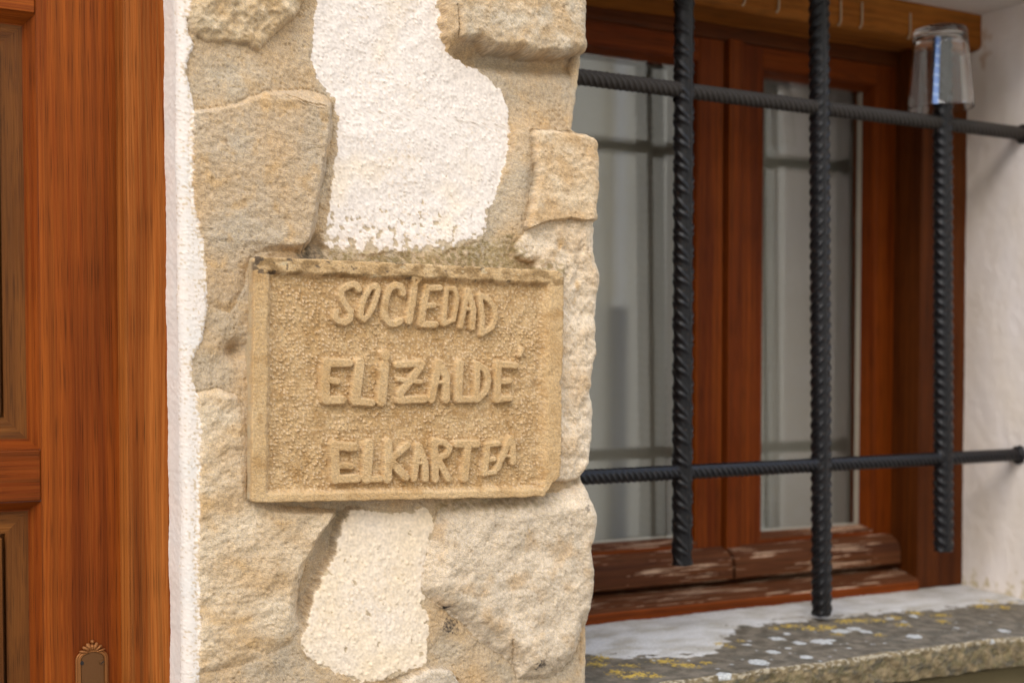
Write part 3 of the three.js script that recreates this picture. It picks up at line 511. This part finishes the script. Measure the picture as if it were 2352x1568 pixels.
// ---------------------------------------------------------------- window: frame, two sashes, panes
const win = thing('casement_window', 'two-leaf reddish brown casement window with grey panes and peeling bottom rails', 'window', [1.1, 1.06, ZF]);
const ySill = (z) => 1.0655 + (z - ZF) * -0.055;
{
  const X0 = 0.70, xr = XJ + 0.006, jx = W(ZF, 2115, 784).x, yTop = 1.86;
  const gap = W(ZS, 1663.5, 784).x;
  part('frame_jamb', box(jx, xr, 1.066, yTop, -0.36, ZF, 'y', 0.003), M.agedShaded, win);
  part('frame_jamb', box(X0, 0.75, 1.066, yTop, -0.36, ZF, 'y', 0.003), M.sash, win);
  const yH = W(ZF, 1446, 30).y;
  part('frame_head', box(0.75, jx, yH, yTop, -0.36, ZS + 0.004, 'x', 0.003), M.agedShaded, win);  // shade under the lintel is painted into this dark wood
  const yA = W(ZF, 1446, 1394).y;
  part('frame_sill', prism([[ZF - 0.1, 1.068], [ZF - 0.003, 1.06], [ZF + 0.001, yA - 0.004], [ZF - 0.002, yA], [ZS + 0.004, yA + 0.011], [ZS - 0.02, yA + 0.012], [ZF - 0.1, yA + 0.01]], 0.75, jx, 'x'), M.worn, win);
  part('frame_sill_front', box(0.752, jx - 0.001, 1.0625, yA - 0.004, ZF - 0.01, ZF + 0.0035, 'x', 0.0015), M.door, win);
  const yBotRail = yA + 0.0145, ySashTop = W(ZS, 1711, 88).y, yGT = 1.7395, yGB = 1.1497;
  const sashes = [['left', 0.76, gap - 0.0015, null, W(ZS, 1604, 784).x], ['right', gap + 0.0015, W(ZS, 2049, 784).x + 0.012, W(ZS, 1749, 784).x, W(ZS, 2010, 784).x]];
  for (const [which, a, b, ga, gb] of sashes) {
    const g0 = ga ?? a + 0.055, bev = 0.007, list = [];
    list.push(box(a, g0, yBotRail, ySashTop, ZS - 0.045, ZS, 'y', 0.002), box(gb, b, yBotRail, ySashTop, ZS - 0.045, ZS, 'y', 0.002));
    list.push(box(g0 - 0.001, gb + 0.001, yGT + bev, ySashTop, ZS - 0.045, ZS - 0.0005, 'x', 0.002), box(g0 - 0.001, gb + 0.001, yBotRail, yGB - bev, ZS - 0.045, ZS - 0.0005, 'x', 0.002));
    if (which === 'right') list.push(box(a, W(ZS, 1698, 784).x, yBotRail + 0.002, ySashTop - 0.004, ZS, ZS + 0.006, 'y', 0.002));
    for (const q of list) q.deleteAttribute('index');
    const sash = part('sash', mergeGeometries(list), M.sash, win);
    // bevelled glazing beads round the pane
    const bd = (pts, x0, x1, gr) => prism(pts, x0, x1, gr);
    part('glazing_bead', bd([[ZG - 0.012, yGB - bev - 0.001], [ZS - 0.001, yGB - bev - 0.001], [ZS - 0.001, yGB - bev + 0.002], [ZG, yGB], [ZG - 0.012, yGB]], g0, gb, 'x'), M.worn, sash);
    part('glazing_bead', bd([[ZG - 0.012, yGT + bev + 0.001], [ZG - 0.012, yGT], [ZG, yGT], [ZS - 0.001, yGT + bev - 0.002], [ZS - 0.001, yGT + bev + 0.001]], g0, gb, 'x'), M.sash, sash);
    const side = (xe, s) => { const sh = new THREE.Shape([[0, ZS - 0.001], [s * 0.003, ZS - 0.001], [s * 0.007, ZG], [s * 0.007, ZG - 0.012], [0, ZG - 0.012]].map(([dx, z]) => new THREE.Vector2(xe + dx, -z))), g = new THREE.ExtrudeGeometry(sh, { depth: yGT - yGB + 2 * bev - 0.004, bevelEnabled: false }); g.rotateX(-Math.PI / 2); g.translate(0, yGB - bev + 0.002, 0); g.computeBoundingBox(); return uvBox(g, 'y'); };
    const sl = side(g0 - 0.001, 1), sr = side(gb + 0.001, -1); part('glazing_bead', sl, M.sash, sash); part('glazing_bead', sr, M.sash, sash);
    const pg = new THREE.PlaneGeometry(gb - g0 - 0.008, yGT - yGB + 0.004); pg.translate((g0 + gb) / 2, (yGT + yGB) / 2, ZG - 0.002); part('pane', pg, M.pane, sash); part('pane', pg.clone().translate(0, 0, -0.0135), M.pane, sash);
    const sp = mergeGeometries([box(g0 + 0.004, g0 + 0.0075, yGB, yGT, ZG - 0.012, ZG - 0.0045, 'y', 0.0005), box(gb - 0.0085, gb - 0.0055, yGB, yGT, ZG - 0.012, ZG - 0.0045, 'y', 0.0005), box(g0 + 0.01, gb - 0.01, yGB + 0.0002, yGB + 0.0022, ZG - 0.012, ZG - 0.0045, 'x', 0.0005)]);
    if (which === 'left') { const q = W(ZG, 1372, 1207), e = []; for (let i = 0; i < 3; i++) e.push(box(q.x - 0.004, q.x + 0.004, q.y - 0.0035 + i * 0.0035, q.y - 0.0025 + i * 0.0035, ZG - 0.0018, ZG - 0.0014, 'x', 0.0001)); part('glass_stamp', mergeGeometries(e), M.spacer, sash); }
    part('glass_spacer', sp, M.spacer, sash);
    // rounded weather moulding on the bottom rail
    const yb = yBotRail + 0.001, hh = W(ZS + 0.02, 1446, 1276).y - yb, pts = [[ZS - 0.001, yb]];
    pts.push([ZS + 0.02, yb]); for (let i = 0; i <= 10; i++) { const t = i / 10; pts.push([ZS + 0.023 - 0.018 * Math.pow(t, 5), yb + 0.003 + (hh - 0.005) * t]); } pts.push([ZS - 0.001, yb + hh]);
    part('weather_moulding', prism(pts, a + (which === 'left' ? 0.002 : 0.001), which === 'left' ? b - 0.001 : W(ZS + 0.02, 2066, 1290).x, 'x'), M.worn, sash);
  }
}
const blind = thing('window_blind', 'plain pale grey blind hanging behind the window panes', 'blind', [1.1, 1.86, -0.42]);
part('cloth', box(0.72, 1.5, 1.09, 1.86, -0.425, -0.42, 'y', 0.001), M.blind, blind);
part('bottom_bar', box(0.72, 1.5, 1.072, 1.089, -0.428, -0.417, 'x', 0.003), M.spacer, blind);
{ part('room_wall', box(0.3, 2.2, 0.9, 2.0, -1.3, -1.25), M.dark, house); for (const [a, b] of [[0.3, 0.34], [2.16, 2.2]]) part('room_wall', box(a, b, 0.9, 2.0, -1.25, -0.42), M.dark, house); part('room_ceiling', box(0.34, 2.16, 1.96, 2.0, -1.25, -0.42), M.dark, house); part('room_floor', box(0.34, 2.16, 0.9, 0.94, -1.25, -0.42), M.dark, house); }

// plaster of the window opening: right reveal and soffit
{
  const nu = 130, nv = 330, pos = new Float32Array(nu * nv * 3), uv = new Float32Array(nu * nv * 2), col = new Float32Array(nu * nv * 3);
  const st = W(-0.2, 2252, 128);
  for (let j = 0; j < nv; j++) for (let i = 0; i < nu; i++) {
    const z = ZF - 0.03 + i / (nu - 1) * (0.03 - ZF - 0.001), y = 1.03 + j / (nv - 1) * (1.86 - 1.03), k = j * nu + i, x = XJ - 0.0022 * fbm(z * 9, y * 7, 3) - 0.0006 * fbm(z * 90, y * 70, 3) + 0.006 * step(-0.012, 0, z) ;
    let c = mixc([0.73, 0.65, 0.595], [0.68, 0.585, 0.49], clamp(0.4 + fbm(z * 16, y * 9, 3)));
    c = mixc(c, [0.42, 0.22, 0.07], 0.55 * step(0.0, 0.45, fbm(z * 50, y * 50, 3) + 0.5 - 30 * Math.hypot(z + 0.212, (y - 1.795) * 0.8)));
    c = mixc(c, [0.4, 0.3, 0.1], 0.6 * step(0.0, 0.3, fbm(z * 80 + 4, y * 80, 3) + 0.25 - 16 * Math.max(0, y - 1.06)));
    pos.set([x, y, z], k * 3); uv.set([z, y], k * 2); col.set(c, k * 3);
  }
  part('reveal', gridGeometries(nu, nv, pos, uv, col, null, true)[0], M.plaster, house);
  part('soffit', box(0.6, XJ + 0.02, Y_SOFFIT, 1.9, -0.42, -0.014, 'y', 0.006), M.wall, house);
}
const lintel = thing('wooden_lintel', 'orange brown timber lintel with pale drips under the plaster above the window', 'lintel', [1.1, 1.8, -0.216]);
{
  const a = W(-0.216, 1596, 9), b = W(-0.216, 2086, 88), k = (b.y - a.y) / (b.x - a.x), yl = (x) => a.y + k * (x - a.x), n = 60, pos = [], T = [], I = [];
  const outline = (x) => { const y = yl(x) + 0.003 * fbm(x * 9, 2, 2); return [[-0.36, y + 0.004], [-0.222, y], [-0.217, y + 0.003], [-0.2155, y + 0.008], [-0.2155 + 0.002 * fbm(x * 12, 5, 2), y + 0.03], [-0.2155, y + 0.075]]; };
  for (let i = 0; i <= n; i++) { const x = 0.66 + (XJ + 0.012 - 0.66) * i / n; let s = 0, pz, py; outline(x).forEach(([z, y], q) => { if (q) s += Math.hypot(z - pz, y - py); pz = z; py = y; pos.push(x, y, z); T.push(s, x); if (i && q) { const o = i * 6 + q; I.push(o - 7, o - 6, o, o - 7, o, o - 1); } }); }
  const g = new THREE.BufferGeometry(); g.setAttribute('position', new THREE.Float32BufferAttribute(pos, 3)); g.setAttribute('uv', new THREE.Float32BufferAttribute(T, 2)); g.setIndex(I); g.computeVertexNormals();
  part('timber', g, M.beam, lintel);
  const dm = new THREE.MeshStandardMaterial({ color: new THREE.Color(0.4, 0.27, 0.16), roughness: 0.9 });
  for (const [u, v0, v1] of [[1790, -20, 22], [1932, 0, 52], [1981, 5, 58], [2092, 30, 82], [1712, -30, 6]]) {
    const p0 = W(-0.214, u, v0), p1 = W(-0.214, u, v1), c = new THREE.CatmullRomCurve3([p0, p0.clone().lerp(p1, 0.6), p1.clone().add(new THREE.Vector3(-0.001, 0, 0)), p1.clone().add(new THREE.Vector3(-0.003, -0.004, -0.002))]);
    part('paint_drip', new THREE.TubeGeometry(c, 14, 0.0014, 8), dm, lintel);
  }
}

// ---------------------------------------------------------------- stone window sill with lichen
const sill = thing('window_sill', 'weathered stone window sill with yellow and white lichen under the bars', 'sill', [1.1, 1.04, 0]);
{
  const zFront = 0.008, cell = 0.0014, prof = [];
  for (let z = -0.245; z < zFront - 0.004; z += cell) prof.push([z, 0]);
  for (let i = 0; i <= 6; i++) { const a = i / 6 * Math.PI / 2; prof.push([zFront - 0.004 + 0.004 * Math.sin(a), -0.004 + 0.004 * Math.cos(a), 1]); }
  for (let d = 0.0055; d < 0.034; d += cell) prof.push([zFront, -d, 2]);
  for (let z = zFront - 0.001; z > -0.03; z -= 0.003) prof.push([z, -0.034, 3]);
  const x0 = 0.66, x1 = 1.62, nu = Math.round((x1 - x0) / cell), nv = prof.length, N = nu * nv, pos = new Float32Array(N * 3), uv = new Float32Array(N * 2), col = new Float32Array(N * 3);
  const sp = (u, v) => { let a = -0.26, b = 0.06; for (let i = 0; i < 40; i++) { const m = (a + b) / 2; if (W(m, u, v).y < ySill(m)) a = m; else b = m; } return W(a, u, v); };
  const R8 = (zx, zy) => sp(1313.8 + zx / 2.2655, 1102.5 + zy / 2.2655);
  const spots = [[1065, 825, 42], [1185, 848, 36], [1050, 895, 37], [1220, 920, 35], [910, 860, 26], [970, 950, 52], [795, 1013, 38], [1300, 842, 54], [1400, 785, 50], [1530, 790, 34], [1780, 812, 40], [2250, 770, 36], [2205, 830, 29], [1125, 872, 18], [1440, 872, 16], [1345, 918, 12], [2005, 768, 18], [1350, 835, 26], [1655, 718, 26], [1780, 705, 30], [1470, 775, 40], [1120, 800, 24], [925, 835, 14], [1040, 935, 10], [2210, 890, 16], [1265, 790, 12], [1630, 850, 12], [1400, 855, 12], [830, 960, 12], [1730, 740, 20]].map(([a, b, r]) => { const q = R8(a, b); return [q.x, q.z, r / 2.2655 * 0.0005]; });
  for (let i = 0; i < 90; i++) spots.push([0.85 + rnd() * 0.7, -0.09 + rnd() * 0.1, 0.0008 + rnd() * 0.0018]);
  const yel = [[770, 855, 34], [830, 870, 22], [880, 835, 22], [1130, 760, 44], [1240, 770, 46], [1330, 765, 50], [1420, 735, 50], [1500, 735, 44], [1590, 730, 40], [1680, 715, 44], [1600, 805, 30], [1720, 755, 36], [1790, 690, 44], [1920, 705, 46], [1930, 735, 34], [2130, 660, 46], [2250, 665, 36], [2180, 635, 44], [150, 925, 40], [130, 960, 44], [230, 1000, 40], [300, 965, 40], [360, 1010, 50], [480, 940, 46], [560, 960, 46], [620, 970, 36], [440, 1020, 30], [300, 1020, 36], [700, 950, 26], [1060, 770, 26], [1380, 800, 30], [2290, 640, 30]].map(([a, b, r]) => { const q = R8(a, b); return [q.x, q.z, r / 2.2655 * 0.0007]; });
  const bound = [[60, 900], [200, 935], [420, 925], [640, 935], [760, 900], [790, 855], [850, 800], [880, 765], [1050, 755], [1400, 720], [1700, 690], [2050, 672], [2110, 650], [2352, 650]].map(([a, b]) => { const q = R8(a, b); return [q.x, q.z]; }), bz = lerpTable(bound);
  for (let j = 0; j < nv; j++) for (let i = 0; i < nu; i++) {
    const x = x0 + (x1 - x0) * i / (nu - 1), [pz, dy, kind] = prof[j], k = j * nu + i, s = pz - dy;
    const wob = 0.006 * fbm(x * 14, 3.3, 3) * step(-0.06, 0, pz) + (kind ? 0.0035 * fbm(x * 60, s * 60, 3) + 0.0012 * noise(x * 240, s * 240) : 0);
    let z = pz + wob, y = ySill(pz) + dy - 0.008 * step(1.2, 1.5, x) * step(-0.1, 0, pz) + 0.0016 * fbm(x * 20, s * 20, 2) + 0.0007 * fbm(x * 110, s * 110, 3) + (kind === 2 ? 0.002 * fbm(x * 50, s * 50, 2) : 0);
    const painted = step(0.0, 0.004, bz(x) - pz + 0.016 * fbm(x * 55, pz * 70, 4) - 0.001) * step(0.3, 0.22, fbm(x * 45 + 5, pz * 60, 3) - (pz > bz(x) - 0.025 ? 0 : 0.6));
    let c = mixc([0.085, 0.065, 0.04], [0.19, 0.15, 0.105], clamp(0.5 + 1.3 * fbm(x * 60, s * 60, 4)));
    c = mixc(c, [0.09, 0.075, 0.05], 0.7 * step(0.1, 0.4, fbm(x * 35, s * 35 + 4, 3)));
    if (kind) { c = mixc([0.12, 0.085, 0.04], [0.27, 0.195, 0.1], clamp(0.5 + 1.3 * fbm(x * 70, s * 90, 3))); if (kind === 1) c = mixc(c, [0.5, 0.42, 0.3], 0.6 * step(-0.1, 0.2, fbm(x * 150, s * 150, 2))); if (kind === 2) c = mixc(c, [0.075, 0.065, 0.045], 0.75 * step(0.0, 0.35, fbm(x * 60 + 8, s * 90, 4))); if (kind === 2) c = mixc(c, [0.13, 0.105, 0.04], 0.5 * step(-0.1, 0.3, fbm(x * 90 + 3, s * 120, 3))); }
    else { const w = mixc([0.6, 0.565, 0.53], [0.42, 0.375, 0.31], clamp(0.35 + 1.5 * fbm(x * 18, s * 30, 3))); c = mixc(c, w, painted); y += 0.0008 * painted; }
    if (!kind || kind === 1) {
      for (const [a, b, r] of yel) { const dx = x - a, dz = z - b; if (Math.abs(dx) > 0.03 || Math.abs(dz) > 0.03) continue; const d = Math.hypot(dx, dz * 1.1) / r; if (d > 1.5) continue; const f = 0.9 * step(0.08, 0.24, 1.1 * fbm(x * 240 + a * 9, z * 240, 3) + 0.6 * (0.75 - d)); c = mixc(c, mixc([0.42, 0.25, 0.025], [0.58, 0.4, 0.07], clamp(0.5 + noise(x * 300, z * 300))), f); y += 0.0006 * f; }
      for (const [a, b, r] of spots) { const dx = x - a, dz = z - b; if (Math.abs(dx) > 0.03 || Math.abs(dz) > 0.03) continue; const d = Math.hypot(dx, dz) - r * (1 + 0.45 * fbm(x * 170, z * 170, 3)); if (d < 0) { const f = step(0, -0.0009, d); c = mixc(c, mulc([0.58, 0.565, 0.53], 0.85 + 0.35 * noise(x * 400, z * 400)), f * (r > 0.003 ? 0.95 : 0.7)); y += 0.0005 * f; } }
    }
    c = mulc(c, 1 + 0.18 * noise(x * 420, s * 420));
    pos.set([x, y, z], k * 3); uv.set([x, s], k * 2); col.set(c, k * 3);
  }
  part('slab', gridGeometries(nu, nv, pos, uv, col, null, true)[0], M.stone, sill);
}

// ---------------------------------------------------------------- window grille of ribbed bars
const ZB = -0.144;
const grille = thing('window_grille', 'black window grille of ribbed steel bars set in the opening', 'grille', [1.15, 1.07, ZB]);
function rebar(a, b, r, pitch, turn, chevron, ends, slant = 2.1, alt = false) {       // axis from a to b; ribs as relief
  const dir = b.clone().sub(a), len = dir.length(), nv = Math.ceil(len / 0.0011) + 1, nu = 57, cap = 3, NV = nv + 2 * cap, pos = new Float32Array(nu * NV * 3), uv = new Float32Array(nu * NV * 2);
  dir.normalize(); const q = new THREE.Quaternion().setFromUnitVectors(new THREE.Vector3(0, 1, 0), dir), p = new THREE.Vector3();
  for (let j = 0; j < NV; j++) for (let i = 0; i < nu; i++) {
    const jj = clamp(j - cap, 0, nv - 1), t = jj / (nv - 1) * len, th = i / (nu - 1) * 2 * Math.PI, w = th + turn, k = j * nu + i;
    const half = Math.floor(w / Math.PI), f = (w / Math.PI - half), sgn = half % 2 ? chevron : 1, m = Math.sin(f * Math.PI);
    const ph = t / pitch + sgn * (f - 0.5) * (alt ? 1.35 : slant) + 0.25 * fbm(t * 9 + ends, ends, 2) + (half % 2 ? 0.5 : 0), d0 = Math.abs(ph - Math.round(ph)) * pitch; let d = d0;
    if (alt) { const pa = ph / 2, pb = ph / 2 + 0.5 + sgn * (f - 0.5) * 0.75; d = Math.min(Math.abs(pa - Math.round(pa)), Math.abs(pb - Math.round(pb))) * pitch * 2; }
    let R = r + 0.002 * r / 0.012 * Math.pow(clamp(1 - d / pitch / 0.3), 1.1) * clamp(m * 1.6) * step(0.02, 0.12, Math.min(f, 1 - f)); const lf = Math.min(f, 1 - f) * Math.PI * r; R += 0.0013 * r / 0.012 * step(0.0024 * r / 0.012, 0.0012 * r / 0.012, lf);
    R += 0.00012 * fbm(th * 3, t * 160, 2);
    const e = Math.max(cap - j, j - cap - nv + 1, 0); if (e) R *= [1, 0.9, 0.5, 0][e];
    p.set(Math.cos(th) * R, t + (e ? (j < cap ? -1 : 1) * 0.0004 * e : 0) + (e || jj === 0 || jj === nv - 1 ? 0.0008 * noise(Math.cos(th) * 2 + ends, Math.sin(th) * 2) : 0), Math.sin(th) * R).applyQuaternion(q).add(a);
    pos.set([p.x, p.y, p.z], k * 3); uv.set([th * r, t], k * 2);
  }
  return gridGeometries(nu, NV, pos, uv, null, null, true)[0];
}
{
  const vb = (u0, v0, u1, v1, r, turn, chev, e) => { const a = W(ZB, u1, v1), b = W(ZB, u0, v0); part('upright_bar', rebar(a, b, r, 0.0125, turn, chev, e, 2.1, e === 1), M.iron, grille); return [a, b]; };
  const B1 = vb(1572, -90, 1567, 1297, 0.0105, 1.83, -1, 1), B2 = vb(1882, -90, 1888, 1412, 0.0109, 1.34, 1, 2), B3 = vb(2166, 78, 2168, 1265, 0.011, 1.26, -1, 3);
  const cross = (u0, v0, u1, v1, r, turn, e) => { const a = W(ZB, u0, v0), b = W(ZB, u1, v1), d = b.clone().sub(a).normalize(); a.addScaledVector(d, -0.11); b.x = XJ + 0.01; part('cross_bar', rebar(a, b, r, 0.0076, turn, 1, e, 2.7), e === 4 ? M.ironDusty : M.iron, grille); return [a, b]; };
  const C1 = cross(1340, 178, 2340, 306, 0.008, 0.7, 4), C2 = cross(1345, 1096, 2346, 1044, 0.0076, 0.6, 5);
  for (const C of [C1, C2]) for (const B of [B1, B2, B3]) { // weld beads where the bars meet
    const x = (B[0].x + B[1].x) / 2, t = (x - C[0].x) / (C[1].x - C[0].x), c = C[0].clone().lerp(C[1], t), g = new THREE.SphereGeometry(0.0105, 20, 14), p = g.attributes.position;
    for (let i = 0; i < p.count; i++) { const k = 1 + 0.12 * noise(p.getX(i) * 300 + x * 9, p.getY(i) * 300 + c.y * 9); p.setXYZ(i, p.getX(i) * k * 1.75, p.getY(i) * k * 1.02, p.getZ(i) * k * 0.85); } g.computeVertexNormals(); g.translate(c.x, c.y, c.z); part('weld', g, M.iron, grille);
  }
  for (const C of [C1, C2]) { const g = new THREE.IcosahedronGeometry(0.0125, 4), p = g.attributes.position; for (let i = 0; i < p.count; i++) { const k = 1 + 0.18 * noise(p.getX(i) * 150 + C[1].y * 7, p.getY(i) * 150 + p.getZ(i) * 90); p.setXYZ(i, p.getX(i) * k * 0.5, p.getY(i) * k, p.getZ(i) * k * 0.9); } g.computeVertexNormals(); g.translate(XJ - 0.002, C[1].y, C[1].z); part('anchor', g, M.iron, grille); }
}

// ---------------------------------------------------------------- upturned tumbler on the last bar
{
  const c = W(ZB, 2162, 250), t = W(ZB, 2162, 66), h = t.y - c.y, rb = 0.0405, rt = 0.0325, w = 0.0016, pts = [];
  const glass = thing('drinking_glass', 'clear drinking glass upturned over the top of the rightmost window bar', 'glass', [c.x, c.y, c.z]);
  const P = (r, y) => pts.push(new THREE.Vector2(r, y));
  P(0, h - 0.001); P(rt * 0.7, h - 0.001); P(rt - 0.004, h); P(rt - 0.0012, h - 0.0012); P(rt, h - 0.004);
  for (let i = 1; i <= 12; i++) P(mix(rt, rb, i / 12), mix(h - 0.004, 0.001, i / 12));
  P(rb - 0.0004, 0.0002); P(rb - w / 2, 0); P(rb - w + 0.0004, 0.0002); P(rb - w, 0.001);
  for (let i = 11; i >= 1; i--) P(mix(rt - w, rb - w, i / 12), mix(h - 0.011, 0.001, i / 12));
  P(rt - w - 0.002, h - 0.0088); P(rt * 0.6, h - 0.0075); P(0, h - 0.0075);
  const g = new THREE.LatheGeometry(pts.reverse(), 72); g.rotateZ(0.03); g.translate(c.x, c.y, c.z); part('tumbler', g, M.glass, glass);
  const streak = thing('striped_streak', 'narrow blue strip with pale stripes inside the upturned glass', 'streak', [c.x, c.y, c.z]);  // blue streak within the glass, drawn as stacked thin boxes
  const q0 = W(ZB + 0.012, 2150, 236), q1 = W(ZB + 0.012, 2156, 80), n = 14;
  const bl = new THREE.MeshStandardMaterial({ color: new THREE.Color(0.1, 0.25, 0.68), roughness: 0.5 }), wh = new THREE.MeshStandardMaterial({ color: new THREE.Color(0.3, 0.48, 0.82), roughness: 0.5 });
  for (let i = 0; i < n; i++) { const a = q0.clone().lerp(q1, i / n), b = q0.clone().lerp(q1, (i + (i % 2 ? 0.5 : 1.45)) / n); if (i % 2) a.lerp(b, 0.0).copy(q0.clone().lerp(q1, (i + 0.45) / n)); if (i % 2) b.copy(q0.clone().lerp(q1, (i + 1) / n)); const wd = 0.0048 - 0.001 * i / n; part(i % 2 ? 'pale_stripe' : 'blue_stripe', box(a.x - wd, a.x + wd, a.y, b.y, a.z - 0.0006, a.z + 0.0006, 'y', 0.0003), i % 2 ? wh : bl, streak); }
}
renderer.render(scene, camera);
